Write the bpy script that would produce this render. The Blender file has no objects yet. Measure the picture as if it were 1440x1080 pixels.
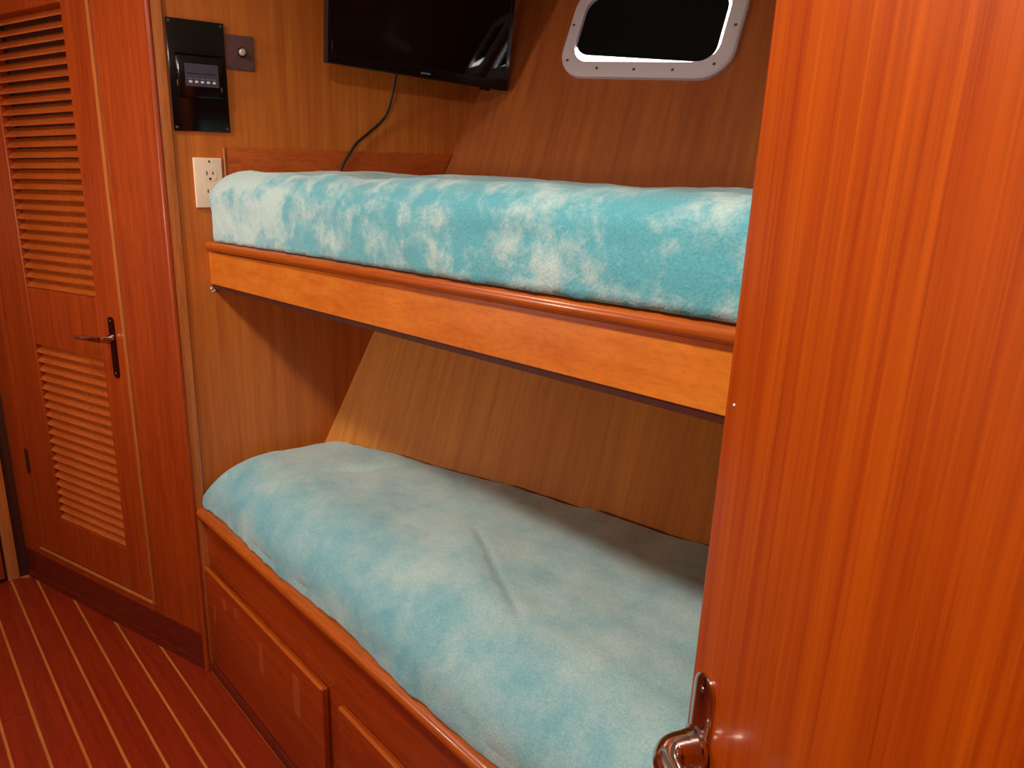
import bpy, bmesh, math, random
from mathutils import Vector, Matrix, noise
random.seed(7)
scene = bpy.context.scene
col = scene.collection
V = Vector
RAD = math.radians

# ------------------------------------------------------------------ camera
FPX = 925.2
cam_d = bpy.data.cameras.new('camera')
cam_d.sensor_fit = 'HORIZONTAL'; cam_d.sensor_width = 36.0
cam_d.lens = 36.0 * FPX / 1440.0
cam_d.clip_start = 0.01
cam = bpy.data.objects.new('camera', cam_d); col.objects.link(cam)
CAM = V((1.6616, -0.5196, 1.2417))
_ya, _pi, _ro = RAD(44.79), RAD(-14.50), RAD(2.135)
_F = V((-math.cos(_ya) * math.cos(_pi), math.sin(_ya) * math.cos(_pi), math.sin(_pi)))
_R = _F.cross(V((0, 0, 1))).normalized(); _U = _R.cross(_F)
_R2 = _R * math.cos(_ro) + _U * math.sin(_ro); _U2 = -_R * math.sin(_ro) + _U * math.cos(_ro)
m = Matrix((_R2, _U2, -_F)).transposed().to_4x4(); m.translation = CAM
cam.matrix_world = m
scene.camera = cam

# ------------------------------------------------------------------ world: night outside
w = bpy.data.worlds.new('night'); scene.world = w; w.use_nodes = True
w.node_tree.nodes['Background'].inputs[0].default_value = (0.02, 0.022, 0.03, 1)
w.node_tree.nodes['Background'].inputs[1].default_value = 0.15

# ------------------------------------------------------------------ exposure
vs = scene.view_settings
vs.view_transform = 'Standard'; vs.look = 'None'; vs.gamma = 1.0; vs.use_curve_mapping = False
vs.exposure = 0.0

# lamps of the cabin: (x, y, watts)
CEIL = 1.96
LAMPS = [(1.35, -0.62, 14.0), (0.25, -0.55, 5.8)]
FILL_LIGHT = (0.05, 1.20, 6.6)          # x, z, watts: unseen fill light added across the passage
LAMP_COL = (1.0, 0.92, 0.80)

# ================================================================== helpers
def lin(r, g, b):
    f = lambda c: (c / 255.0) / 12.92 if c <= 10.3 else ((c / 255.0 + 0.055) / 1.055) ** 2.4
    return (f(r), f(g), f(b), 1.0)

def new_mat(name):
    mt = bpy.data.materials.new(name); mt.use_nodes = True
    nt = mt.node_tree
    return mt, nt, nt.nodes['Principled BSDF']

def wood(name, dark, light, grain='Z', freq=70.0, along=2.2, rough=0.32, coat=0.35, fig=0.25, bump=0.06, pore=0.25, spec=0.4, axes=None):
    """varnished wood: streaks run along the grain axis"""
    mt, nt, bs = new_mat(name)
    N, L = nt.nodes, nt.links
    tc = N.new('ShaderNodeTexCoord'); mp = N.new('ShaderNodeMapping')
    src = tc.outputs['Object']
    if axes:                                   # grain follows a sloping panel
        cb = N.new('ShaderNodeCombineXYZ')
        for i_, ax_ in enumerate(axes):
            dp = N.new('ShaderNodeVectorMath'); dp.operation = 'DOT_PRODUCT'; dp.inputs[1].default_value = ax_
            L.new(tc.outputs['Object'], dp.inputs[0]); L.new(dp.outputs['Value'], cb.inputs[i_])
        src = cb.outputs[0]
    L.new(src, mp.inputs['Vector'])
    sc = [freq, freq, freq]; sc['XYZ'.index(grain)] = along
    mp.inputs['Scale'].default_value = sc
    n1 = N.new('ShaderNodeTexNoise'); n1.inputs['Scale'].default_value = 1.0
    n1.inputs['Detail'].default_value = 5.0; n1.inputs['Roughness'].default_value = 0.62
    n1.inputs['Distortion'].default_value = 0.35
    L.new(mp.outputs[0], n1.inputs['Vector'])
    mp2 = N.new('ShaderNodeMapping'); L.new(src, mp2.inputs['Vector'])
    sc2 = [freq * 0.11] * 3; sc2['XYZ'.index(grain)] = along * 0.55
    mp2.inputs['Scale'].default_value = sc2
    n2 = N.new('ShaderNodeTexNoise'); n2.inputs['Scale'].default_value = 1.0
    n2.inputs['Detail'].default_value = 3.0; n2.inputs['Distortion'].default_value = 0.8
    L.new(mp2.outputs[0], n2.inputs['Vector'])
    mx = N.new('ShaderNodeMath'); mx.operation = 'MULTIPLY_ADD'
    mx.inputs[1].default_value = fig * 2.0
    L.new(n2.outputs['Fac'], mx.inputs[0])
    sub = N.new('ShaderNodeMath'); sub.operation = 'SUBTRACT'; sub.inputs[1].default_value = fig
    L.new(n1.outputs['Fac'], sub.inputs[0]); L.new(sub.outputs[0], mx.inputs[2])
    cr = N.new('ShaderNodeValToRGB')
    cr.color_ramp.elements[0].position = 0.28; cr.color_ramp.elements[0].color = dark
    cr.color_ramp.elements[1].position = 0.72; cr.color_ramp.elements[1].color = light
    L.new(mx.outputs[0], cr.inputs['Fac'])
    # fine pores
    mp3 = N.new('ShaderNodeMapping'); L.new(src, mp3.inputs['Vector'])
    sc3 = [freq * 6] * 3; sc3['XYZ'.index(grain)] = along * 9
    mp3.inputs['Scale'].default_value = sc3
    n3 = N.new('ShaderNodeTexNoise'); n3.inputs['Scale'].default_value = 1.0; n3.inputs['Detail'].default_value = 2.0
    L.new(mp3.outputs[0], n3.inputs['Vector'])
    r3 = N.new('ShaderNodeMapRange'); r3.inputs['From Min'].default_value = 0.3; r3.inputs['From Max'].default_value = 0.55
    r3.inputs['To Min'].default_value = 1.0 - pore; r3.inputs['To Max'].default_value = 1.0
    L.new(n3.outputs['Fac'], r3.inputs['Value'])
    mul = N.new('ShaderNodeMixRGB'); mul.blend_type = 'MULTIPLY'; mul.inputs['Fac'].default_value = 1.0
    L.new(cr.outputs['Color'], mul.inputs['Color1']); L.new(r3.outputs[0], mul.inputs['Color2'])
    L.new(mul.outputs['Color'], bs.inputs['Base Color'])
    bp = N.new('ShaderNodeBump'); bp.inputs['Strength'].default_value = bump; bp.inputs['Distance'].default_value = 0.002
    L.new(n1.outputs['Fac'], bp.inputs['Height']); L.new(bp.outputs[0], bs.inputs['Normal'])
    bs.inputs['Roughness'].default_value = rough
    bs.inputs['Coat Weight'].default_value = coat; bs.inputs['Coat Roughness'].default_value = 0.12
    bs.inputs['Specular IOR Level'].default_value = spec
    return mt

def plain(name, c, rough=0.5, metal=0.0, coat=0.0, emit=None, estr=0.0, noise_amt=0.06, nscale=60.0):
    mt, nt, bs = new_mat(name); N, L = nt.nodes, nt.links
    tc = N.new('ShaderNodeTexCoord'); n1 = N.new('ShaderNodeTexNoise')
    n1.inputs['Scale'].default_value = nscale; n1.inputs['Detail'].default_value = 3
    L.new(tc.outputs['Object'], n1.inputs['Vector'])
    cr = N.new('ShaderNodeValToRGB')
    cr.color_ramp.elements[0].color = tuple(x * (1 - noise_amt) for x in c[:3]) + (1,)
    cr.color_ramp.elements[1].color = tuple(min(1, x * (1 + noise_amt)) for x in c[:3]) + (1,)
    L.new(n1.outputs['Fac'], cr.inputs['Fac']); L.new(cr.outputs['Color'], bs.inputs['Base Color'])
    bs.inputs['Roughness'].default_value = rough; bs.inputs['Metallic'].default_value = metal
    bs.inputs['Coat Weight'].default_value = coat; bs.inputs['Coat Roughness'].default_value = 0.05
    if emit:
        bs.inputs['Emission Color'].default_value = emit; bs.inputs['Emission Strength'].default_value = estr
    return mt

def plush(name, deep, pale, scale, lo, hi, sheen=0.6, stretch=(1, 1, 1), nap_sheen=('X', -1.0, 1.0, 0.0, 0.0)):
    """crushed plush: pile lies in pale and deep patches"""
    mt, nt, bs = new_mat(name); N, L = nt.nodes, nt.links
    tc = N.new('ShaderNodeTexCoord'); mp = N.new('ShaderNodeMapping')
    mp.inputs['Scale'].default_value = stretch
    L.new(tc.outputs['Object'], mp.inputs['Vector'])
    n1 = N.new('ShaderNodeTexNoise'); n1.inputs['Scale'].default_value = scale
    n1.inputs['Detail'].default_value = 4; n1.inputs['Roughness'].default_value = 0.58; n1.inputs['Distortion'].default_value = 0.25
    L.new(mp.outputs[0], n1.inputs['Vector'])
    # tone gradient: brushed pile on the upper blanket, sheen painted in on the lower
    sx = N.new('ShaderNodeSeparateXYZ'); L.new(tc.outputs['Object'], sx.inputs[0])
    g = N.new('ShaderNodeMapRange'); ax_, nap_sheen = nap_sheen[0], nap_sheen[1:]; g.inputs['From Min'].default_value = nap_sheen[0]; g.inputs['From Max'].default_value = nap_sheen[1]
    g.inputs['To Min'].default_value = nap_sheen[2]; g.inputs['To Max'].default_value = nap_sheen[3]; g.interpolation_type = 'SMOOTHSTEP'
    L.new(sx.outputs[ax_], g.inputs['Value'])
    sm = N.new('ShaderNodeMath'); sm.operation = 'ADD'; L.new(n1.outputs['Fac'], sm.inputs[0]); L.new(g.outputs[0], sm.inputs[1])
    nb = N.new('ShaderNodeTexNoise'); nb.inputs['Scale'].default_value = scale * 5; nb.inputs['Detail'].default_value = 3; nb.inputs['Distortion'].default_value = 0.6
    L.new(tc.outputs['Object'], nb.inputs['Vector'])
    sm2 = N.new('ShaderNodeMath'); sm2.operation = 'MULTIPLY_ADD'; sm2.inputs[1].default_value = 0.22
    L.new(nb.outputs['Fac'], sm2.inputs[0]); L.new(sm.outputs[0], sm2.inputs[2])
    mr = N.new('ShaderNodeMapRange'); mr.interpolation_type = 'SMOOTHSTEP'
    mr.inputs['From Min'].default_value = lo + 0.11; mr.inputs['From Max'].default_value = hi + 0.11
    L.new(sm2.outputs[0], mr.inputs['Value'])
    mx = N.new('ShaderNodeMixRGB'); mx.inputs['Color1'].default_value = deep; mx.inputs['Color2'].default_value = pale
    L.new(mr.outputs[0], mx.inputs['Fac'])
    n2 = N.new('ShaderNodeTexNoise'); n2.inputs['Scale'].default_value = 300; n2.inputs['Detail'].default_value = 2
    L.new(tc.outputs['Object'], n2.inputs['Vector'])
    mr2 = N.new('ShaderNodeMapRange'); mr2.inputs['To Min'].default_value = 0.72; mr2.inputs['To Max'].default_value = 1.28
    L.new(n2.outputs['Fac'], mr2.inputs['Value'])
    mu = N.new('ShaderNodeMixRGB'); mu.blend_type = 'MULTIPLY'; mu.inputs['Fac'].default_value = 1
    L.new(mx.outputs['Color'], mu.inputs['Color1']); L.new(mr2.outputs[0], mu.inputs['Color2'])
    L.new(mu.outputs['Color'], bs.inputs['Base Color'])
    bs.inputs['Roughness'].default_value = 0.95
    bs.inputs['Specular IOR Level'].default_value = 0.1
    bs.inputs['Sheen Weight'].default_value = sheen; bs.inputs['Sheen Roughness'].default_value = 0.45
    bs.inputs['Sheen Tint'].default_value = (0.86, 0.97, 1.0, 1)
    ad = N.new('ShaderNodeMath'); ad.operation = 'MULTIPLY_ADD'; ad.inputs[1].default_value = 0.35
    L.new(n2.outputs['Fac'], ad.inputs[0]); L.new(n1.outputs['Fac'], ad.inputs[2])
    bp = N.new('ShaderNodeBump'); bp.inputs['Strength'].default_value = 0.35; bp.inputs['Distance'].default_value = 0.006
    L.new(ad.outputs[0], bp.inputs['Height']); L.new(bp.outputs[0], bs.inputs['Normal'])
    return mt

# ---------------------------------------------------------------- mesh building
def link(o, parent=None):
    col.objects.link(o)
    if parent is not None:
        o.parent = parent
    return o

def origin_of(o):
    """world position of an unrotated chain of parents"""
    p = V((0, 0, 0))
    while o is not None:
        p += o.location; o = o.parent
    return p

def tag(o, label=None, cat=None, group=None, kind=None):
    if label: o['label'] = label
    if cat: o['category'] = cat
    if group: o['group'] = group
    if kind: o['kind'] = kind
    return o

def empty(name, loc):
    e = bpy.data.objects.new(name, None); e.location = loc; e.empty_display_size = 0.05
    return link(e)

def from_bm(name, bm, mat, parent=None, loc=None, smooth=True, angle=35):
    """bm in WORLD coordinates; stored relative to loc (default: parent's place or first bounds base)"""
    if loc is None:
        loc = origin_of(parent) if parent is not None else V((0, 0, 0))
    loc = V(loc)
    bmesh.ops.translate(bm, verts=bm.verts, vec=-loc)
    bmesh.ops.recalc_face_normals(bm, faces=bm.faces)
    me = bpy.data.meshes.new(name); bm.to_mesh(me); bm.free()
    me.materials.append(mat)
    if smooth:
        me.shade_smooth() if hasattr(me, 'shade_smooth') else None
        try: me.set_sharp_from_angle(angle=RAD(angle))
        except Exception: pass
    o = bpy.data.objects.new(name, me)
    o.location = loc - (origin_of(parent) if parent is not None else V((0, 0, 0)))
    return link(o, parent)

class Fr:
    """local frame: origin + a*A + b*B + c*C"""
    def __init__(s, o, a, b, c): s.o, s.a, s.b, s.c = V(o), V(a).normalized(), V(b).normalized(), V(c).normalized()
    def __call__(s, a, b, c=0.0): return s.o + s.a * a + s.b * b + s.c * c
WORLD = Fr((0, 0, 0), (1, 0, 0), (0, 1, 0), (0, 0, 1))

def box(bm, fr, a0, a1, b0, b1, c0, c1, bevel=0.0, seg=2):
    vs_ = [bm.verts.new(fr(a, b, c)) for a in (a0, a1) for b in (b0, b1) for c in (c0, c1)]
    fs = [(0, 1, 3, 2), (4, 6, 7, 5), (0, 4, 5, 1), (2, 3, 7, 6), (0, 2, 6, 4), (1, 5, 7, 3)]
    faces = [bm.faces.new([vs_[i] for i in f]) for f in fs]
    if bevel > 0:
        ed = list({e for f in faces for e in f.edges})
        bmesh.ops.bevel(bm, geom=ed, offset=bevel, segments=seg, profile=0.6, affect='EDGES', clamp_overlap=True)

def prism(bm, pts0, pts1):
    """two matching loops -> closed solid"""
    a = [bm.verts.new(p) for p in pts0]; b = [bm.verts.new(p) for p in pts1]
    n = len(a)
    bm.faces.new(a); bm.faces.new(list(reversed(b)))
    for i in range(n):
        bm.faces.new((a[i], b[i], b[(i + 1) % n], a[(i + 1) % n]))

def loft(bm, loops, closed=True, cap0=False, cap1=False):
    rows = [[bm.verts.new(p) for p in lp] for lp in loops]
    n = len(rows[0])
    for r0, r1 in zip(rows, rows[1:]):
        for i in range(n if closed else n - 1):
            j = (i + 1) % n
            bm.faces.new((r0[i], r0[j], r1[j], r1[i]))
    if cap0: bm.faces.new(list(reversed(rows[0])))
    if cap1: bm.faces.new(rows[-1])

def ring(c, ax, r, n=20, up=None):
    ax = V(ax).normalized()
    u = V(up) if up is not None else (V((0, 0, 1)) if abs(ax.z) < 0.9 else V((1, 0, 0)))
    u = (u - ax * u.dot(ax)).normalized(); v = ax.cross(u)
    rx, ry = (r, r) if not isinstance(r, tuple) else r
    return [V(c) + u * math.cos(2 * math.pi * i / n) * rx + v * math.sin(2 * math.pi * i / n) * ry for i in range(n)]

def lathe(bm, c, ax, prof, n=20):
    """prof: list of (distance along axis, radius)"""
    ax = V(ax).normalized()
    loft(bm, [ring(V(c) + ax * d, ax, max(r, 1e-4), n) for d, r in prof], True, True, True)

def tube(bm, pts, rad, n=12):
    pts = [V(p) for p in pts]; rads = rad if isinstance(rad, (list, tuple)) else [rad] * len(pts)
    loops = []; up = None
    for i, p in enumerate(pts):
        t = (pts[min(i + 1, len(pts) - 1)] - pts[max(i - 1, 0)]).normalized()
        if up is None:
            up = V((0, 0, 1)) if abs(t.z) < 0.9 else V((1, 0, 0))
        up = (up - t * up.dot(t)).normalized()
        loops.append(ring(p, t, rads[i], n, up))
    loft(bm, loops, True, True, True)

def spline(pts, k=8):
    pts = [V(p) for p in pts]; out = []
    for i in range(len(pts) - 1):
        p0 = pts[max(i - 1, 0)]; p1 = pts[i]; p2 = pts[i + 1]; p3 = pts[min(i + 2, len(pts) - 1)]
        for j in range(k):
            t = j / k
            out.append(0.5 * ((2 * p1) + (-p0 + p2) * t + (2 * p0 - 5 * p1 + 4 * p2 - p3) * t * t + (-p0 + 3 * p1 - 3 * p2 + p3) * t ** 3))
    out.append(pts[-1]); return out

def solid(name, fr, dims, mat, parent=None, bevel=0.0, seg=2):
    bm = bmesh.new(); box(bm, fr, *dims, bevel=bevel, seg=seg)
    return from_bm(name, bm, mat, parent)

# ================================================================== materials
M = {}
M['bulk'] = wood('veneer_golden', lin(176, 88, 25), lin(205, 118, 42), 'Z', 55, 1.6, 0.42, 0.25, 0.22, 0.05, 0.12)
M['board'] = wood('veneer_russet', lin(178, 80, 22), lin(200, 98, 32), 'Y', 45, 2.0, 0.42, 0.25, 0.2)
M['joinery'] = wood('teak_dim', lin(142, 50, 8), lin(170, 68, 14), 'Z', 60, 1.8, 0.42, 0.12, 0.22)  # redder, darker tone puts the weaker light there into the teak
M['slat'] = wood('teak_slat', lin(172, 74, 20), lin(198, 98, 34), 'X', 60, 3.0, 0.45, 0.12, 0.2)
M['bunk_dim'] = wood('teak_bunk', lin(142, 50, 9), lin(168, 66, 15), 'X', 50, 2.4, 0.34, 0.4, 0.25)  # same teak as the fascia, dimmer light put into a redder colour
M['fascia'] = wood('teak_fascia', lin(196, 100, 20), lin(218, 126, 38), 'X', 42, 9.0, 0.36, 0.3, 0.42, 0.06, 0.14)
M['rail'] = wood('teak_rail', lin(168, 76, 16), lin(188, 94, 26), 'X', 50, 2.0, 0.32, 0.3, 0.2)
M['edge'] = wood('teak_edge', lin(170, 92, 38), lin(196, 116, 56), 'Z', 60, 2.0, 0.35, 0.3, 0.2)
M['door'] = wood('varnished_door', lin(146, 48, 0), lin(182, 82, 2), 'Z', 110, 1.3, 0.42, 0.25, 0.13, 0.03, 0.14, 0.2)
M['plank'] = wood('floor_plank', lin(128, 34, 10), lin(150, 46, 15), 'X', 60, 2.0, 0.34, 0.35, 0.2)
M['holly'] = wood('holly_strip', lin(192, 108, 46), lin(206, 124, 58), 'X', 40, 2.0, 0.4, 0.3, 0.2)
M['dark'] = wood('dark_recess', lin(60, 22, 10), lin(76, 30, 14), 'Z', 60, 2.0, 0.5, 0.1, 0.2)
M['plinth'] = wood('dark_plinth', lin(96, 26, 10), lin(116, 36, 14), 'X', 60, 2.0, 0.45, 0.2, 0.2)
M['ceiling'] = plain('cream_headliner', lin(226, 214, 190), 0.8)
M['black'] = plain('black_gloss', lin(7, 7, 8), 0.14, 0, 0.0)
M['black_matte'] = plain('black_matte', lin(14, 14, 15), 0.45)
M['screen'] = plain('tv_glass', lin(4, 4, 6), 0.025, 0, 0.0, noise_amt=0.02)
_b = M['screen'].node_tree.nodes['Principled BSDF']; _b.inputs['Specular IOR Level'].default_value = 0.5
M['lcd'] = plain('grey_display', lin(70, 66, 82), 0.3)
M['white_mark'] = plain('white_print', lin(210, 206, 210), 0.5)
M['grey_mark'] = plain('grey_print', lin(120, 122, 138), 0.4)
M['white'] = plain('white_gelcoat', lin(216, 206, 216), 0.4, 0, 0.1, noise_amt=0.03)
M['bright_white'] = plain('white_gasket', lin(253, 252, 252), 0.25, 0, 0.3, noise_amt=0.01)
M['glass'] = plain('night_glass', lin(6, 8, 8), 0.05, 0, 0.0, noise_amt=0.02)
M['glass'].node_tree.nodes['Principled BSDF'].inputs['Specular IOR Level'].default_value = 0.15
M['daylight'] = plain('daylight_gap', lin(250, 250, 250), 0.4, emit=(1.0, 0.99, 0.98, 1), estr=10.0)
M['screw'] = plain('screw_steel', lin(120, 108, 112), 0.35, 0.9)
M['chrome'] = plain('chrome', lin(205, 190, 186), 0.12, 1.0, noise_amt=0.03)
M['bronze'] = plain('bronze_plate', lin(70, 38, 26), 0.28, 0.85)
M['ivory'] = plain('ivory_plastic', lin(236, 214, 190), 0.4)
M['slot'] = plain('slot_dark', lin(40, 26, 18), 0.6)
M['plate_grey'] = plain('smoked_plate', lin(112, 84, 84), 0.28, 0.35)
M['knob'] = plain('satin_knob', lin(196, 184, 166), 0.35, 0.2)
M['cable'] = plain('cable_black', lin(16, 13, 12), 0.5)
M['shade'] = plain('lamp_diffuser', lin(250, 240, 220), 0.5, emit=(1, 0.86, 0.66, 1), estr=6.0)
M['brass'] = plain('lamp_ring', lin(190, 170, 130), 0.25, 1.0)
M['faint_strip'] = plain('pale_drawer_strip', lin(164, 78, 36), 0.5, noise_amt=0.12)
M['plush_up'] = plush('plush_aqua', lin(92, 172, 188), lin(180, 208, 208), 16.0, 0.38, 0.68, 0.7, (0.9, 1, 1), ('X', -0.85, -0.3, 0.16, -0.04))
M['plush_low'] = plush('plush_sea', lin(88, 168, 188), lin(184, 209, 208), 9.0, 0.0, 0.90, 0.5, (1, 1, 1), ('Y', -0.29, -0.06, -0.14, 0.18))  # deeper front slope paints the sheen at that angle into the colour

# ================================================================== frames of the room
BA = RAD(-10)
BD = V((-math.sin(BA), math.cos(BA), 0)); BN = V((math.cos(BA), math.sin(BA), 0))
FB = Fr((0, 0, 0), BD, (0, 0, 1), BN)                       # bulkhead: t, z, out
LA = RAD(-16.77)
LD = V((-math.cos(LA), math.sin(LA), 0)); LN = V((LD.y, -LD.x, 0))
if LN.dot(CAM) < 0: LN = -LN
FL = Fr((0, 0, 0), LD, (0, 0, 1), LN)                       # louvre wall: s, z, out
HD = V((math.cos(RAD(14.5)), math.sin(RAD(14.5)), 0))
T0, Z0, SL = 0.3516, 0.6158, 0.4985
HP0 = BD * T0 + V((0, 0, Z0))
HE = (BD * SL + V((0, 0, 1))).normalized()
HN = HD.cross(HE).normalized()
if HN.dot(CAM - HP0) < 0: HN = -HN
HEV = HN.cross(HD)
if HEV.z < 0: HEV = -HEV
FH = Fr(HP0, HD, HEV, HN)                                   # hull lining: h, e, out
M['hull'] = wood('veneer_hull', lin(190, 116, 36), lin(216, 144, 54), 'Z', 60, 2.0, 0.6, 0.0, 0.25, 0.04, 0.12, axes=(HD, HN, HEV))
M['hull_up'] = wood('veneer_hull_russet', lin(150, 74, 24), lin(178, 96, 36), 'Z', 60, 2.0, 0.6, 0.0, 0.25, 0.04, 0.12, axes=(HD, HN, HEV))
def hull_corner(z):                                          # where hull meets bulkhead at height z
    return BD * (T0 + SL * (z - Z0)) + V((0, 0, z))
def hull_y(x, z):                                            # hull face at x and height z
    p = hull_corner(z); return p.y + (x - p.x) * HD.y / HD.x
def bulk_x(y): return y * BD.x / BD.y
AFT = 1.97; BOW = -0.885; AISLE = -1.25

# ================================================================== setting
# floor: pale base showing between the planks
bm = bmesh.new()
base_poly = [(BOW, AISLE), (2.60, AISLE), (2.60, 0.03), (0.012, 0.03), (0.0, 0.0), (BOW, BOW / 3.318)]
prism(bm, [V((x, y, -0.03)) for x, y in base_poly], [V((x, y, -0.0015)) for x, y in base_poly])
floor = tag(from_bm('floor', bm, M['holly']), 'red brown plank sole with thin pale strips between planks', kind='structure')
PW, GAP, Y0 = 0.0631, 0.0062, -0.0649
def wall_x(y): return max(BOW, y * 3.318) + 0.002
k = 0
ytop = 0.0025
while ytop > AISLE:
    ybot = max(Y0 - k * PW + GAP / 2, AISLE)
    joints = [2.60]
    if k == 6: joints = [-0.137, 2.60]
    elif k > 1: joints = sorted([0.2 + (k * 0.77) % 1.3 + 0.4, 2.60])
    x0a, x0b = wall_x(ytop), wall_x(ybot)
    for j, xe in enumerate(joints):
        bm = bmesh.new()
        xa, xb = (x0a, x0b) if j == 0 else (joints[j - 1] + 0.0022,) * 2
        lo = [V((xa, ytop, -0.0015)), V((xb, ybot, -0.0015)), V((xe, ybot, -0.0015)), V((xe, ytop, -0.0015))]
        prism(bm, lo, [p + V((0, 0, 0.0015)) for p in lo])
        from_bm('plank', bm, M['plank'], floor, loc=((x0a + xe) / 2 + k * 0.37, ytop, 0), smooth=False)
        # shift only the texture origin, not the mesh
    ytop = Y0 - k * PW - GAP / 2
    k += 1

# ceiling
bm = bmesh.new()
box(bm, WORLD, BOW - 0.1, 2.6, AISLE - 0.1, 1.75, CEIL, CEIL + 0.04)
ceiling = tag(from_bm('ceiling', bm, M['ceiling']), 'cream cabin headliner above the aisle', kind='structure')

# bulkhead at the foot of the bunks
bm = bmesh.new()
prism(bm, [FB(0.0, 0, 0), FB(T0 - SL * Z0, 0, 0), FB(T0 + SL * (CEIL - Z0), CEIL, 0), FB(0.0, CEIL, 0)],
          [FB(0.0, 0, -0.03), FB(T0 - SL * Z0, 0, -0.03), FB(T0 + SL * (CEIL - Z0), CEIL, -0.03), FB(0.0, CEIL, -0.03)])
wall_bulk = tag(from_bm('wall_bulkhead', bm, M['bulk']), 'golden veneer bulkhead at the end of the bunks', kind='structure')
bm = bmesh.new()
pts = [(0.134, 1.165), (T0 + SL * (1.165 - Z0) - 0.006, 1.165), (T0 + SL * (1.397 - Z0) - 0.006, 1.398), (0.136, 1.3675)]
prism(bm, [FB(t, z, 0.0005) for t, z in pts], [FB(t, z, 0.0045) for t, z in pts])
from_bm('backing_board', bm, M['board'], wall_bulk, smooth=False)
bm = bmesh.new(); box(bm, FB, 0.129, 0.1345, 1.165, 1.3675, 0.0005, 0.006, 0.001, 1)
from_bm('edge_strip', bm, M['edge'], wall_bulk)

# corner moulding
bm = bmesh.new(); box(bm, FB, 0.0, 0.026, 0.0, CEIL - 0.001, 0.0005, 0.007, 0.003, 3)
tag(from_bm('trim_1', bm, M['edge']), 'pale vertical moulding strip on the bulkhead corner', kind='structure')
bm = bmesh.new(); lathe(bm, (0.0, -0.0015, 0.002), (0, 0, 1), [(0, 0.0085), (CEIL - 0.004, 0.0085)], 14)
tag(from_bm('trim_2', bm, M['joinery']), 'rounded dim-toned red teak corner bead beside the louvered door', kind='structure')

# hull lining
bm = bmesh.new()
LH = 2.45
def hull_panel(bm, za, zb_):
    c0, c1 = hull_corner(za), hull_corner(zb_)
    lo = [c0, c0 + HD * LH, c1 + HD * LH, c1]
    prism(bm, lo, [p - HN * 0.03 for p in lo])
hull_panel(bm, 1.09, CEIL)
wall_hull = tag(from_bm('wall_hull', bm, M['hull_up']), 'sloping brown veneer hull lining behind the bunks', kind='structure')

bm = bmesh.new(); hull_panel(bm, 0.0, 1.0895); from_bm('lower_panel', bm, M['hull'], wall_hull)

# louvre wall with its door opening
S1, S2, DZ0, DZ1 = 0.213, 0.812, 0.135, 1.88
bm = bmesh.new()
for d in [(0.009, S1 - 0.006, 0.105, CEIL), (S2 + 0.004, 0.915, 0.105, CEIL), (S1 - 0.006, S2 + 0.004, 0.105, DZ0 - 0.005), (S1 - 0.006, S2 + 0.004, DZ1, CEIL)]:
    box(bm, FL, d[0], d[1], d[2], d[3], -0.05, 0.0)
wall_left = tag(from_bm('wall_left', bm, M['joinery'], smooth=False), 'dim-toned red teak wall framing the louvered door', kind='structure')
solid('foot_shade_panel', FL, (0.012, 0.91, 0.0, 0.1045, -0.049, 0.0006), M['plinth'], wall_left)  # dark plinth colour paints the dimming at the foot of the wall
bm = bmesh.new(); box(bm, FL, S1 - 0.006, S1 + 0.006, DZ0 - 0.005, DZ1, -0.004, 0.006, 0.002, 2)
from_bm('door_stop', bm, M['edge'], wall_left)
bm = bmesh.new(); box(bm, FL, S1 - 0.006, S2 + 0.004, DZ0 - 0.007, DZ0 - 0.001, -0.004, 0.005, 0.0015, 2)
from_bm('sill_bead', bm, M['edge'], wall_left)
baseb = solid('baseboard_left', FL, (0.0, 0.91, 0.0, 0.022, 0.0005, 0.006), M['plinth'])
tag(baseb, 'dark strip at the foot of the louvered door wall', kind='structure')

door1 = empty('door_1', FL(0.51, 0.135, -0.02)); tag(door1, 'narrow louvered teak door with two slatted panels', kind='structure')
LU = (0.333, 0.664, 0.990, 1.684); LW = (0.333, 0.684, 0.270, 0.826)
for nm, d in [('stile', (S1 + 0.006, 0.333, DZ0 + 0.001, DZ1 - 0.004)), ('stile', (0.672, S2, DZ0 + 0.001, DZ1 - 0.004)),
              ('rail', (0.3335, 0.6715, DZ0 + 0.001, LW[2])), ('rail', (0.3335, 0.6715, LW[3], LU[2])), ('rail', (0.3335, 0.6715, LU[3], DZ1 - 0.004))]:
    bm = bmesh.new(); box(bm, FL, d[0], d[1], d[2], d[3], -0.034, -0.003, 0.0015, 1)
    from_bm(nm, bm, M['joinery'], door1)
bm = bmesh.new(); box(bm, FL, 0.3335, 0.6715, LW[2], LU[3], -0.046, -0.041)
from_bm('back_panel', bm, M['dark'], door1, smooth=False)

def slat_mesh(w_):
    bm = bmesh.new()
    # profile in (out, z): outer lip low, inner edge high
    pr = [(0.013, -0.012), (0.015, -0.0085), (-0.012, 0.0135), (-0.015, 0.0105)]
    f = Fr((0, 0, 0), LD, (0, 0, 1), LN)
    prism(bm, [f(-w_ / 2, z, o) for o, z in pr], [f(w_ / 2, z, o) for o, z in pr])
    bmesh.ops.recalc_face_normals(bm, faces=bm.faces)
    me = bpy.data.meshes.new('slat'); bm.to_mesh(me); bm.free(); me.materials.append(M['slat']); return me
o1 = origin_of(door1)
for (s0, s1, z0, z1), n in ((LU, 26), (LW, 20)):
    me = slat_mesh(0.3375)
    p = (z1 - z0) / n
    for i in range(n):
        so = bpy.data.objects.new('slat', me)
        so.location = FL(0.5025, z0 + p * (i + 0.5), -0.0185) - o1
        link(so, door1)

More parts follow.
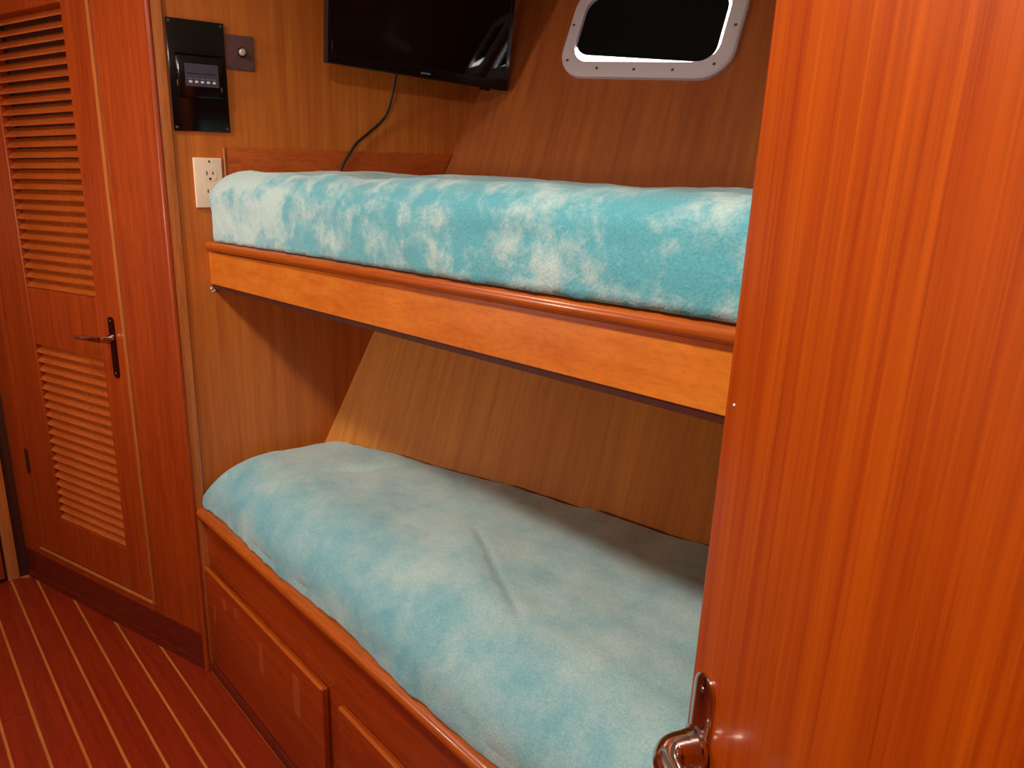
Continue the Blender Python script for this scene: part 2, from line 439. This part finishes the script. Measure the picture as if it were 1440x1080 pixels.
# door furniture of the louvred door
hz = 0.893
pl = bmesh.new(); n = 24
outl = []
for i in range(n):
    a = 2 * math.pi * i / n
    outl.append((0.2725 + 0.0105 * math.cos(a), (0.9365 if math.sin(a) > 0 else 0.7955) + 0.0105 * math.sin(a)))
prism(pl, [FL(s, z, -0.0028) for s, z in outl], [FL(s, z, 0.002) for s, z in outl])
hp = tag(from_bm('handle_plate', pl, M['bronze'], door1), 'dark bronze backplate')
bm = bmesh.new(); lathe(bm, FL(0.2725, hz, 0.002), LN, [(0, 0.011), (0.006, 0.011), (0.009, 0.007), (0.036, 0.0065), (0.041, 0.006)], 18)
tag(from_bm('handle_neck', bm, M['chrome'], hp), 'chrome neck')
bm = bmesh.new(); tube(bm, spline([FL(0.264, hz, 0.040), FL(0.30, hz, 0.044), (FL(0.34, hz - 0.003, 0.043)), FL(0.372, hz - 0.006, 0.038)], 6),
                       [0.0075] * 6 + [0.0072] * 6 + [0.006] * 6 + [0.0045], 12)
tag(from_bm('lever', bm, M['chrome'], hp), 'chrome lever')
for z in (0.95, 0.797):
    bm = bmesh.new(); lathe(bm, FL(0.2725, z if z < 0.9 else 0.937, 0.002), LN, [(0, 0.003), (0.001, 0.0025)], 10)
    from_bm('screw', bm, M['screw'], hp)
bm = bmesh.new(); box(bm, FL, 0.809, 0.8155, 0.40, 0.47, -0.004, 0.002, 0.001, 1); lathe(bm, FL(0.812, 0.395, 0.003), (0, 0, 1), [(0, 0.003), (0.08, 0.003)], 10)
from_bm('hinge', bm, M['dark'], door1)

# bow wall across the passage
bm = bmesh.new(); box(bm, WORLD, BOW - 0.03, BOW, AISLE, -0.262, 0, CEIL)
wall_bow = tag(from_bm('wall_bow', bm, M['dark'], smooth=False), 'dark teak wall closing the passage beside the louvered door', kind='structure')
bm = bmesh.new(); box(bm, WORLD, BOW + 0.0005, BOW + 0.014, -0.325, -0.292, 0.0, CEIL - 0.002, 0.003, 2)
tag(from_bm('trim_3', bm, M['edge']), 'pale teak jamb strip beside the passage cupboard door', kind='structure')
door3 = empty('door_3', (BOW + 0.012, -0.63, 0.018)); tag(door3, 'plain dim-toned red teak door at the end of the passage', kind='structure')
bm = bmesh.new(); box(bm, WORLD, BOW + 0.002, BOW + 0.024, -0.93, -0.332, 0.018, 1.88, 0.003, 2)
from_bm('leaf', bm, M['joinery'], door3)
bm = bmesh.new(); lathe(bm, (BOW + 0.024, -0.88, 0.95), (1, 0, 0), [(0, 0.02), (0.004, 0.02), (0.008, 0.009), (0.03, 0.009), (0.036, 0.02), (0.05, 0.018), (0.055, 0.006)], 18)
from_bm('knob', bm, M['chrome'], door3)

# aisle side wall and aft wall (behind and beside the camera)
bm = bmesh.new(); box(bm, WORLD, BOW - 0.03, 2.6, AISLE - 0.03, AISLE, 0, CEIL)
tag(from_bm('wall_aisle', bm, M['bulk'], smooth=False), 'veneered wall along the other side of the passage', kind='structure')
bm = bmesh.new()
for d in [(-0.33, 1.72, 0, CEIL), (AISLE, -0.98, 0, CEIL), (-0.98, -0.33, 1.86, CEIL)]:
    box(bm, WORLD, AFT, AFT + 0.03, d[0], d[1], d[2], d[3])
tag(from_bm('wall_aft', bm, M['bulk'], smooth=False), 'veneered aft wall with the cabin doorway', kind='structure')
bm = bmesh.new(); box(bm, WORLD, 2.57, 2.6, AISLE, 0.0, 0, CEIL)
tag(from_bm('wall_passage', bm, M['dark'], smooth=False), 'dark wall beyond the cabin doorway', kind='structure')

# ================================================================== lower bunk
XR = AFT - 0.004
lower = empty('lower_bunk', (0.98, 0.03, 0.0))
tag(lower, 'lower built-in bunk of dim-toned red teak with drawers beneath and a rounded rail', 'bunk')
bm = bmesh.new(); box(bm, WORLD, 0.0105, XR, 0.022, 0.040, 0.03, 0.455)
from_bm('face_board', bm, M['bunk_dim'], lower, smooth=False)
bm = bmesh.new(); box(bm, WORLD, 0.0105, XR, 0.003, 0.021, 0.0, 0.030, 0.003, 2)
from_bm('plinth', bm, M['plinth'], lower)
bm = bmesh.new()
def rail_profile(yc, zc, hw, hh, r=0.8, n=14):
    return [(yc + hw * math.copysign(abs(math.cos(a)) ** r, math.cos(a)), zc + hh * math.copysign(abs(math.sin(a)) ** r, math.sin(a))) for a in [2 * math.pi * (i + 0.5) / n for i in range(n)]]
pr = rail_profile(0.022, 0.470, 0.022, 0.014)
loft(bm, [[V((x, y, z)) for y, z in pr] for x in (0.0105, 0.5, 1.0, 1.5, XR)], True, True, True)
from_bm('rail', bm, M['rail'], lower)
bm = bmesh.new()
zb = 0.435
pb = [V((bulk_x(0.042) + 0.012, 0.042, zb)), V((XR, 0.042, zb)), V((XR, hull_y(XR, zb) - 0.006, zb)), hull_corner(zb) + HD * 0.014 - V((0, 0.004, 0))]
prism(bm, pb, [p + V((0, 0, 0.02)) for p in pb])
from_bm('bed_board', bm, M['bunk_dim'], lower, smooth=False)
draws = [(0.012, 0.632), (0.692, 1.300), (1.360, 1.940)]
for i, (xa, xb) in enumerate(draws):
    bm = bmesh.new(); box(bm, WORLD, xa, xb, 0.006, 0.0215, 0.036, 0.318, 0.004, 3)
    d = from_bm('drawer_front', bm, M['bunk_dim'], lower)
    bm = bmesh.new(); box(bm, WORLD, xa + 0.002, xb - 0.002, 0.0048, 0.014, 0.313, 0.3205, 0.003, 3)
    from_bm('edge_highlight', bm, M['rail'], d)  # lighter bead colour paints the light caught along the top edge
    if i == 0:
        for (x0, x1, z0, z1) in [(0.130, 0.150, 0.252, 0.282), (0.205, 0.222, 0.268, 0.292), (0.335, 0.358, 0.190, 0.268), (0.060, 0.070, 0.180, 0.225), (0.505, 0.535, 0.185, 0.285)]:
            bm = bmesh.new(); box(bm, WORLD, x0, x1, 0.0056, 0.0062, z0, z1)  # thin pale strips laid on the first drawer front
            tag(from_bm('pale_mark', bm, M['faint_strip'], d, smooth=False), 'faint pale strip')

# ================================================================== upper bunk
upper = empty('upper_bunk', (0.98, 0.09, 1.045))
tag(upper, 'upper bunk shelf with honey teak fascia and rounded front rail', 'bunk')
bm = bmesh.new(); box(bm, WORLD, bulk_x(0.0795) + 0.002, XR, 0.0795, 0.098, 1.052, 1.128, 0.001, 1)
from_bm('fascia', bm, M['fascia'], upper)
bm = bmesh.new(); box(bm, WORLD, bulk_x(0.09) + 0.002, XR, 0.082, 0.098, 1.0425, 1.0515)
from_bm('shadow_gap_lip', bm, M['dark'], upper, smooth=False)  # dark wood colour stands in for the shadow gap under the fascia
bm = bmesh.new()
pr = rail_profile(0.0865, 1.1390, 0.0195, 0.0115)
loft(bm, [[V((x, y, z + 0.004 - 0.0057 * x)) for y, z in pr] for x in (bulk_x(0.06) + 0.018, 0.5, 1.0, 1.5, XR)], True, True, True)
from_bm('rail', bm, M['rail'], upper)
bm = bmesh.new(); zb = 1.075
pb = [V((bulk_x(0.099) + 0.004, 0.099, zb)), V((XR, 0.099, zb)), V((XR, hull_y(XR, zb) - 0.006, zb)), hull_corner(zb) + HD * 0.012 - V((0, 0.004, 0))]
prism(bm, pb, [p + V((0, 0, 0.055)) for p in pb])
from_bm('bed_board', bm, M['hull'], upper, smooth=False)
bm = bmesh.new()
for dx, dz, r in ((0.004, -0.004, 0.0035), (0.011, -0.009, 0.003), (0.006, -0.012, 0.002)):
    lathe(bm, FB(0.078 + dx, 1.045 + dz, 0.0), BN, [(0.0002, r), (0.0018, r * 0.6)], 8)
tag(from_bm('chip_mark', bm, M['white_mark'], upper), 'white paint chips at the fascia end')

# ================================================================== mattresses under plush blankets
def fbm(x, y, z, s):
    return noise.fractal(V((x * s, y * s, z * s)), 1.0, 2.0, 4)

def edge_prof(d, r):
    q = max(0.0, min(1.0, d / r)); return math.sqrt(max(0.0, 1 - (1 - q) ** 2))

def mattress(name, mat, yf, zb, side, H, rf, rb, rl, nx, ny, bulge, lump, ztilt, wav, loc, back_gap=0.012, bx=0.012, cr=0.0):
    """heightfield top + front, left and back skirts; plan follows bulkhead and hull"""
    bm = bmesh.new()
    def spacing(n, p=2.2):
        out = []
        for i in range(n + 1):
            t = i / n
            a = 0.5 * (2 * t) ** p if t < 0.5 else 1 - 0.5 * (2 * (1 - t)) ** p
            out.append(0.45 * t + 0.55 * a)
        return out
    us, vs_ = spacing(nx, 2.0), spacing(ny, 2.4)
    x1 = XR - 0.03
    nsk = 7
    def plan(u, v, z):
        yfront = yf(u)
        # left edge along bulkhead, back along hull (at height z)
        def back(x): return hull_y(x, z) - back_gap
        # solve by fixed point: x depends on y through the bulkhead line
        y = yfront
        for _ in range(3):
            xl = bulk_x(y) + bx + (cr * (1 - edge_prof(max(0.0, y - yfront), cr)) if cr else 0.0)
            x = xl + (x1 - xl) * u
            y = yfront + (back(x) - yfront) * v
        return x, y
    def ztop(u, v):
        x, y = plan(u, v, zb + side)
        xl = bulk_x(y) + bx
        df = y - yf(u); db = (hull_y(x, zb + side) - back_gap) - y; dl = x - xl; dr = x1 - x
        p = edge_prof(df, rf) * edge_prof(db, rb) * edge_prof(dl, rl) * edge_prof(dr, 0.08)
        h = H + ztilt(x, y) + lump * (fbm(x, y, 0.3, 4.0) + 0.5 * fbm(x + 3, y, 1.3, 11.0)) * min(1, p + 0.25)
        return zb + side + (h - side) * p
    rows = []
    for i, u in enumerate(us):
        row = []
        # front skirt bottom -> top
        for k in range(nsk):
            q = k / nsk
            z = zb + wav(u) * (1 - q) + side * q
            x, y = plan(u, 0.0, z)
            b = bulge * math.sin(math.pi * (0.25 + 0.6 * q)) - bulge * math.sin(math.pi * 0.25) * 0.6
            y -= b + 0.5 * lump * fbm(x, 0.2, z, 9.0) * (0.35 + q) + 0.5 * lump * fbm(x * 2.4 + z * 3.0, 0.7, z * 0.6, 14.0) * (1.0 - 0.6 * q)
            row.append(bm.verts.new((x, y, z)))
        for v in vs_:
            z = ztop(u, v)
            x, y = plan(u, v, z)
            if v > 0.0:
                y = min(y, hull_y(x, z) - 0.006)
            y -= bulge * math.sin(math.pi * 0.85) * max(0.0, 1 - v * 12) * 0.8
            x += 0.25 * lump * fbm(x + 7, y, z, 8.0)
            x = max(x, bulk_x(y) + 0.006)
            row.append(bm.verts.new((x, y, z)))
        # back skirt
        for k in (0.5, 1.0):
            z = zb + side * (1 - k) + 0.001
            x, y = plan(u, 1.0, z)
            row.append(bm.verts.new((x, min(y, hull_y(x, z) - 0.006), z)))
        rows.append(row)
    for r0, r1 in zip(rows, rows[1:]):
        for i in range(len(r0) - 1):
            bm.faces.new((r0[i], r1[i], r1[i + 1], r0[i + 1]))
    # ends: fan down to the bed
    bm.faces.new(rows[0]); bm.faces.new(list(reversed(rows[-1])))
    # bottom
    for r0, r1 in zip(rows, rows[1:]):
        bm.faces.new((r0[0], r0[-1], r1[-1], r1[0]))
    return from_bm(name, bm, mat, None, loc=loc, smooth=True, angle=180)

def sstep(a, b, x):
    t = max(0.0, min(1.0, (x - a) / (b - a))); return t * t * (3 - 2 * t)

def up_lump(x, y):
    h = 0.012 - 0.040 * x + 0.010 * sstep(0.13, 0.35, y)
    h += 0.004 * math.exp(-((x - 0.55 - (y - 0.2) * 0.8) / 0.05) ** 2) - 0.004 * math.exp(-((x - 0.27 - (y - 0.1) * 0.5) / 0.03) ** 2)
    return h
up_m = mattress('mattress', M['plush_up'], lambda u: 0.073 + 0.003 * math.sin(u * 9), 1.1505, 0.080, 0.158, 0.065, 0.05, 0.07, 320, 90, 0.006, 0.007,
                up_lump,
                lambda u: 0.0052 - 0.011 * u, (0.98, 0.4, 1.15), cr=0.05)
tag(up_m, 'upper bunk mattress wrapped in mottled aqua and white crushed plush', 'mattress')

def low_lump(x, y):
    h = 0.004 * math.sin(x * 3.0)
    # raised ridge across the middle and the pinched tuck near the head
    d = (y - 0.236) * 0.86 + (x - 0.80) * 0.5
    h += 0.007 * math.exp(-((x - 0.80 + (y - 0.2) * 0.9) / 0.10) ** 2) * sstep(0.42, 0.2, y)
    h -= 0.009 * math.exp(-((x - 0.33 - (y - 0.22) * 0.6) / 0.018) ** 2) * math.exp(-((y - 0.24) / 0.07) ** 2)
    # sharp crease running to the front, with a soft swell beside it
    ax, ay, bx_, by = 0.78, 0.240, 1.02, 0.135
    L2 = (bx_ - ax) ** 2 + (by - ay) ** 2
    t = ((x - ax) * (bx_ - ax) + (y - ay) * (by - ay)) / L2
    dd = ((x - ax) * (by - ay) - (y - ay) * (bx_ - ax)) / math.sqrt(L2)
    f = sstep(-0.15, 0.1, t) * sstep(1.25, 0.9, t)
    h += f * (-0.0035 * math.exp(-(dd / 0.006) ** 2) + 0.005 * math.exp(-((dd - 0.03) / 0.03) ** 2))
    return h
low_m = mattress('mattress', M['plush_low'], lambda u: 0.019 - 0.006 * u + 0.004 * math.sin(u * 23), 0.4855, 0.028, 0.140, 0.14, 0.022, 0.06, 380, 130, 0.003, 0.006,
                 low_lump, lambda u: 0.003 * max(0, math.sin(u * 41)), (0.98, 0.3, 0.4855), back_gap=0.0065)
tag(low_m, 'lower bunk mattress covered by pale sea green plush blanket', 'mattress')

# ================================================================== port light in the hull
def rrect(h0, h1, e0, e1, r, sh, sk, n=8):
    """rounded outline, bottom drops by sh across, sides lean by sk"""
    out = []
    for (cx, cy, a0) in ((h1 - r, e1 - r, 0), (h0 + r, e1 - r, 90), (h0 + r, e0 + r, 180), (h1 - r, e0 + r, 270)):
        for i in range(n + 1):
            a = RAD(a0 + 90 * i / n)
            h, e = cx + r * math.cos(a), cy + r * math.sin(a)
            out.append((h + sk * (e - e0), e + sh * (h - h0)))
    return out
SH, SK = -0.095, 0.045
def port(name, label, dh, cover):
    win = empty(name, FH(0.674 + dh, 1.20 + SH * dh * 0.5, 0)); tag(win, label, kind='structure')
    de = SH * dh * 0.5
    def lp(i, c, r): return [FH(h + dh, e + de, c) for h, e in rrect(0.436 + i, 0.896 - i, 1.076 + i, 1.345 - i, r, SH, SK)]
    bm = bmesh.new()
    loft(bm, [lp(0.0, 0.0005, 0.075), lp(0.0, 0.010, 0.075), lp(0.004, 0.0145, 0.072), lp(0.012, 0.0155, 0.066), lp(0.033, 0.0155, 0.052), lp(0.036, 0.0148, 0.050), lp(0.037, 0.0055, 0.049), lp(0.037, 0.0006, 0.049)])
    fl = from_bm('frame', bm, M['white'], win)
    # daylight leaking round the dark cover outside the pane
    bm = bmesh.new(); prism(bm, lp(0.0368, 0.0006, 0.049), lp(0.0368, 0.0025, 0.049))
    from_bm('lit_pane', bm, M['daylight'], win, smooth=False)
    bm = bmesh.new(); oc = rrect(*cover)
    prism(bm, [FH(h + dh, e + de, 0.0027) for h, e in oc], [FH(h + dh, e + de, 0.005) for h, e in oc])
    tag(from_bm('cover', bm, M['glass'], win, smooth=False), 'black cover over the pane')
    for (h, e) in [(0.456, 1.22), (0.464, 1.116), (0.556, 1.085), (0.659, 1.073), (0.76, 1.063), (0.858, 1.07), (0.887, 1.168), (0.467, 1.30), (0.895, 1.255), (0.56, 1.325), (0.66, 1.316), (0.77, 1.306)]:
        bm = bmesh.new(); lathe(bm, FH(h + dh, e + de, 0.0152), HN, [(0, 0.0042), (0.001, 0.0036), (0.0014, 0.001)], 10)
        from_bm('screw', bm, M['screw'], fl)
port('window_1', 'white framed rounded port light with a black cover outside', 0.0, (0.468, 0.851, 1.141, 1.33, 0.045, -0.155, 0.045))
port('window_2', 'second white framed port light in the hull behind the open cabin door', 0.735, (0.502, 0.866, 1.158, 1.34, 0.045, -0.15, 0.045))

# ================================================================== television on its bracket
TO = 0.10
TL, TR, TB, TT = 0.3505, 0.8525, 1.5665, 1.868
tv = empty('television', FB(0.60, 1.5665, TO - 0.02)); tag(tv, 'flat black television hanging on the veneer bulkhead', 'television')
TLT = RAD(7.2); TH = 0.30
FT = Fr(FB(0, TB, TO), BD, V((0, 0, 1)) * math.cos(TLT) + BN * math.sin(TLT), BN * math.cos(TLT) - V((0, 0, 1)) * math.sin(TLT))
bm = bmesh.new(); box(bm, FT, TL, TR, 0.0, TH, 0.0 - 0.030, 0.0 - 0.001, 0.004, 2); from_bm('housing', bm, M['black_matte'], tv)
bm = bmesh.new(); box(bm, FT, TL + 0.012, TR - 0.012, 0.0 + 0.024, TH - 0.012, 0.0 - 0.003, 0.0 + 0.0002); from_bm('screen', bm, M['screen'], tv, smooth=False)
bz = bmesh.new()
for d in [(TL, TR, 0.0, 0.0 + 0.0235), (TL, TR, TH - 0.0115, TH), (TL, TL + 0.0115, 0.0 + 0.0235, TH - 0.0115), (TR - 0.0115, TR, 0.0 + 0.0235, TH - 0.0115)]:
    box(bz, FT, d[0], d[1], d[2], d[3], 0.0 - 0.0012, 0.0 + 0.0022, 0.001, 1)
from_bm('bezel', bz, M['black'], tv)
bm = bmesh.new(); box(bm, FT, 0.590, 0.617, 0.0 + 0.0085, 0.0 + 0.0125, 0.0 + 0.0022, 0.0 + 0.0026); from_bm('brand_mark', bm, M['grey_mark'], tv, smooth=False)
bm = bmesh.new(); box(bm, FT, TR - 0.075, TR - 0.050, 0.0 - 0.006, 0.0 + 0.001, 0.0 - 0.02, 0.0 - 0.004, 0.001, 1); from_bm('sensor', bm, M['black'], tv)
bm = bmesh.new(); box(bm, FB, 0.56, 0.66, 1.66, 1.76, 0.001, 0.008, 0.001, 1); box(bm, FB, 0.595, 0.625, 1.69, 1.73, 0.007, 0.084)
box(bm, FT, 0.55, 0.67, 0.09, 0.21, -0.039, -0.0305, 0.001, 1)
from_bm('wall_bracket', bm, M['black_matte'], tv)
bm = bmesh.new()
cp = [FB(0.547, 1.60, 0.055), FB(0.546, 1.56, 0.045), FB(0.540, 1.50, 0.022), FB(0.525, 1.467, 0.012), FB(0.492, 1.436, 0.010), FB(0.455, 1.405, 0.010), FB(0.432, 1.375, 0.011), FB(0.413, 1.345, 0.011), FB(0.400, 1.31, 0.012)]
tube(bm, spline(cp, 6), 0.0034, 8)
tag(from_bm('power_cable', bm, M['cable'], None, loc=FB(0.400, 1.31, 0.012)), 'thin black cable dropping from the television behind the upper mattress', 'cable')

# ================================================================== control panel, knob plate, outlet on the bulkhead
def skew(fr, t0, k):
    """frame on the bulkhead slightly out of level"""
    return Fr(fr.o, fr.a + fr.b * k, fr.b, fr.c)
pan = empty('control_panel', FB(0.088, 1.398, 0.0005)); tag(pan, 'tall black gloss control panel with small grey display on the bulkhead', 'panel')
FP = Fr(FB(0.0885, 1.5130, 0), BD + V((0, 0, 1)) * 0.05, (0, 0, 1), BN)
bm = bmesh.new(); box(bm, FP, -0.0592, 0.0592, -0.1150, 0.1150, 0.0005, 0.006, 0.0015, 2); from_bm('plate', bm, M['black'], pan)
bm = bmesh.new(); box(bm, FP, -0.044, 0.047, -0.045, 0.040, 0.006, 0.017, 0.003, 2); hs = from_bm('housing', bm, M['black'], pan)
bm = bmesh.new(); box(bm, FP, -0.047, 0.052, 0.043, 0.047, 0.0055, 0.0095, 0.001, 1); from_bm('ridge', bm, M['black'], pan)
bm = bmesh.new(); box(bm, FP, -0.030, 0.039, -0.022, 0.0245, 0.0168, 0.0178); ds = from_bm('display', bm, M['lcd'], pan, smooth=False)
for i in range(5):
    bm = bmesh.new(); c = -0.0195 + i * 0.0122
    box(bm, FP, c - 0.0034, c + 0.0034, -0.0155, -0.0105, 0.0178, 0.0192, 0.0008, 1); from_bm('button', bm, M['white_mark'], ds)
bm = bmesh.new()
for i in range(5):
    c = -0.0195 + i * 0.0122
    box(bm, FP, c - 0.004, c + 0.004, -0.0072, -0.0058, 0.0178, 0.0181)
from_bm('button_legend', bm, M['grey_mark'], ds, smooth=False)
bm = bmesh.new(); box(bm, FP, -0.026, 0.033, 0.0035, 0.0052, 0.0178, 0.0181); from_bm('display_line', bm, M['black_matte'], ds, smooth=False)
bm = bmesh.new(); box(bm, FP, 0.043, 0.0455, -0.030, -0.021, 0.0165, 0.0185, 0.0005, 1); from_bm('latch', bm, M['chrome'], hs)
bm = bmesh.new(); box(bm, FP, -0.0462, -0.044, -0.024, -0.010, 0.0060, 0.0130, 0.0005, 1); from_bm('latch', bm, M['chrome'], hs)
for a in (-0.053, 0.053):
    for b in (-0.108, 0.108):
        bm = bmesh.new(); lathe(bm, FP(a, b, 0.0058), BN, [(0, 0.0034), (0.0016, 0.0026)], 10); from_bm('screw', bm, M['screw'], pan)

kp = empty('knob_plate', FB(0.181, 1.540, 0.0005)); tag(kp, 'small smoked grey plate with a round metal knob beside the control panel', 'switch')
FK = Fr(FB(0.1815, 1.5765, 0), BD + V((0, 0, 1)) * 0.05, (0, 0, 1), BN)
bm = bmesh.new(); box(bm, FK, -0.0312, 0.0298, -0.0365, 0.0365, 0.0005, 0.0035, 0.001, 1); from_bm('plate', bm, M['plate_grey'], kp)
bm = bmesh.new(); lathe(bm, FK(0.003, 0.0005, 0.0035), BN, [(0, 0.0105), (0.002, 0.0105), (0.0025, 0.0085)], 20); from_bm('collar', bm, M['bronze'], kp)
bm = bmesh.new(); lathe(bm, FK(0.003, 0.0005, 0.0055), BN, [(0, 0.0075), (0.008, 0.0072), (0.010, 0.005), (0.0105, 0.001)], 18); from_bm('knob', bm, M['knob'], kp)
for a, b in ((0.024, 0.030), (-0.026, 0.030), (0.024, -0.030), (-0.026, -0.030), (-0.017, 0.0)):
    bm = bmesh.new(); lathe(bm, FK(a, b, 0.0034), BN, [(0, 0.0022), (0.0012, 0.0016)], 10); from_bm('screw', bm, M['screw'], kp)

ot = empty('wall_outlet', FB(0.093, 1.228, 0.0005)); tag(ot, 'ivory double power outlet on the bulkhead at the end of the upper mattress', 'outlet')
FO = Fr(FB(0.0930, 1.2860, 0), BD + V((0, 0, 1)) * 0.045, (0, 0, 1), BN)
bm = bmesh.new(); box(bm, FO, -0.0312, 0.0312, -0.0565, 0.0555, 0.0005, 0.0065, 0.003, 3); from_bm('cover_plate', bm, M['ivory'], ot)
bm = bmesh.new(); lathe(bm, FO(0.003, 0.047, 0.0064), BN, [(0, 0.0028), (0.0008, 0.002)], 10); from_bm('screw', bm, M['screw'], ot)
for zc in (0.0175, -0.0225):
    bm = bmesh.new()
    oc = [(0.003 + 0.0155 * math.cos(a), zc + max(-0.0125, min(0.0125, 0.016 * math.sin(a)))) for a in [2 * math.pi * i / 24 for i in range(24)]]
    prism(bm, [FO(a, b, 0.0062) for a, b in oc], [FO(a, b, 0.0072) for a, b in oc])
    sk_ = from_bm('socket', bm, M['ivory'], ot, smooth=False)
    for a, hgt in ((-0.0035, 0.0042), (0.0095, 0.0034)):
        bm = bmesh.new(); box(bm, FO, a - 0.0012, a + 0.0012, zc + 0.004 - hgt, zc + 0.004 + hgt, 0.0071, 0.0075); from_bm('slot', bm, M['slot'], sk_, smooth=False)
    bm = bmesh.new(); lathe(bm, FO(0.003, zc - 0.0085, 0.0071), BN, [(0, 0.0028), (0.0004, 0.0028)], 12); from_bm('ground_hole', bm, M['slot'], sk_, smooth=False)

# ================================================================== open cabin door at the right
DN = V((-0.5, -0.8660254, 0)); DT = V((0.8660254, -0.5, 0))
DE = V((1.4335, -0.0755, 0)) + DT * 0.0096
FD = Fr(DE, DT, (0, 0, 1), DN)
d2 = empty('door_2', FD(0.27, 0.03, -0.018)); tag(d2, 'varnished orange teak cabin door standing open beside the bunks', kind='structure')
bm = bmesh.new(); box(bm, FD, 0.0, 0.545, 0.03, 1.845, -0.034, 0.0, 0.003, 3); from_bm('leaf', bm, M['door'], d2)
bm = bmesh.new(); lathe(bm, FD(0.0115, 1.1147, 0.0001), DN, [(0, 0.0014), (0.0008, 0.0008)], 8); tag(from_bm('chip_mark', bm, M['white_mark'], d2), 'tiny pale chip in the varnish')
bm = bmesh.new()
outl = []
for i in range(28):
    a = 2 * math.pi * i / 28
    outl.append((0.0215 + 0.0145 * math.cos(a), (0.880 if math.sin(a) > 0 else 0.735) + (0.0165 if math.sin(a) > 0 else 0.014) * math.sin(a)))
loft(bm, [[FD(a, b, 0.0003) for a, b in outl], [FD(a, b, 0.002) for a, b in outl],
          [FD(0.0215 + (a - 0.0215) * 0.8, 0.81 + (b - 0.81) * 0.97, 0.0035) for a, b in outl]], True, True, True)
hp2 = tag(from_bm('handle_plate', bm, M['chrome'], d2), 'chrome backplate with rounded ends')
hc = FD(0.0235, 0.832, 0.003)
bm = bmesh.new(); lathe(bm, hc, DN, [(0, 0.0165), (0.003, 0.0165), (0.004, 0.0145), (0.010, 0.0135)], 24)
tag(from_bm('handle_collar', bm, M['chrome'], hp2), 'chrome collar')
bm = bmesh.new()
path = spline([hc + DN * 0.008, hc + DN * 0.018, hc + DN * 0.026 + DT * 0.003, hc + DN * 0.033 + DT * 0.014, hc + DN * 0.034 + DT * 0.04, hc + DN * 0.034 + DT * 0.075 - V((0, 0, 0.002)), hc + DN * 0.030 + DT * 0.105 - V((0, 0, 0.005))], 6)
nn = len(path)
tube(bm, path, [0.0135 - 0.0045 * (i / (nn - 1)) for i in range(nn)], 18)
tag(from_bm('lever', bm, M['chrome'], hp2), 'chrome lever')
bm = bmesh.new(); lathe(bm, FD(0.0215, 0.884, 0.0033), DN, [(0, 0.003), (0.001, 0.0024)], 12); from_bm('screw', bm, M['screw'], hp2)

# ================================================================== ceiling lamps
for i, (lx, ly, pw) in enumerate(LAMPS):
    lt = empty('ceiling_light', (lx, ly, CEIL - 0.045))
    tag(lt, ['round dome ceiling light over the aisle beside the bunks', 'round dome ceiling light over the passage by the louvered door'][i], 'lamp')
    bm = bmesh.new(); lathe(bm, (lx, ly, CEIL - 0.0005), (0, 0, -1), [(0, 0.105), (0.010, 0.105), (0.016, 0.098)], 32); from_bm('ring', bm, M['brass'], lt)
    bm = bmesh.new(); lathe(bm, (lx, ly, CEIL - 0.0165), (0, 0, -1), [(0, 0.092), (0.012, 0.088), (0.022, 0.07), (0.028, 0.04), (0.030, 0.005)], 32); from_bm('diffuser', bm, M['shade'], lt)
    ld = bpy.data.lights.new('ceiling_bulb', 'AREA'); ld.shape = 'DISK'; ld.size = 0.15; ld.energy = pw; ld.color = LAMP_COL
    lo_ = bpy.data.objects.new('ceiling_bulb', ld); lo_.location = (0, 0, -0.006); link(lo_, lt)

# added fill light, brightens the hull under the upper bunk
sx_, sz_, sp_ = FILL_LIGHT
sl = empty('fill_light', (sx_, AISLE, sz_ - 0.08)); tag(sl, 'added unseen fill light on the veneered wall across the passage', 'lamp')
bm = bmesh.new(); lathe(bm, (sx_, AISLE + 0.0005, sz_), (0, 1, 0), [(0, 0.075), (0.010, 0.075), (0.014, 0.068)], 28); from_bm('ring', bm, M['brass'], sl)
bm = bmesh.new(); lathe(bm, (sx_, AISLE + 0.0146, sz_), (0, 1, 0), [(0, 0.064), (0.015, 0.06), (0.028, 0.042), (0.034, 0.005)], 28); from_bm('diffuser', bm, M['shade'], sl)
ld = bpy.data.lights.new('fill_area', 'AREA'); ld.shape = 'DISK'; ld.size = 0.11; ld.energy = sp_; ld.color = LAMP_COL
lo_ = bpy.data.objects.new('fill_area', ld); lo_.location = (0, 0.055, 0.08); lo_.rotation_euler = (RAD(90), 0, 0); link(lo_, sl)
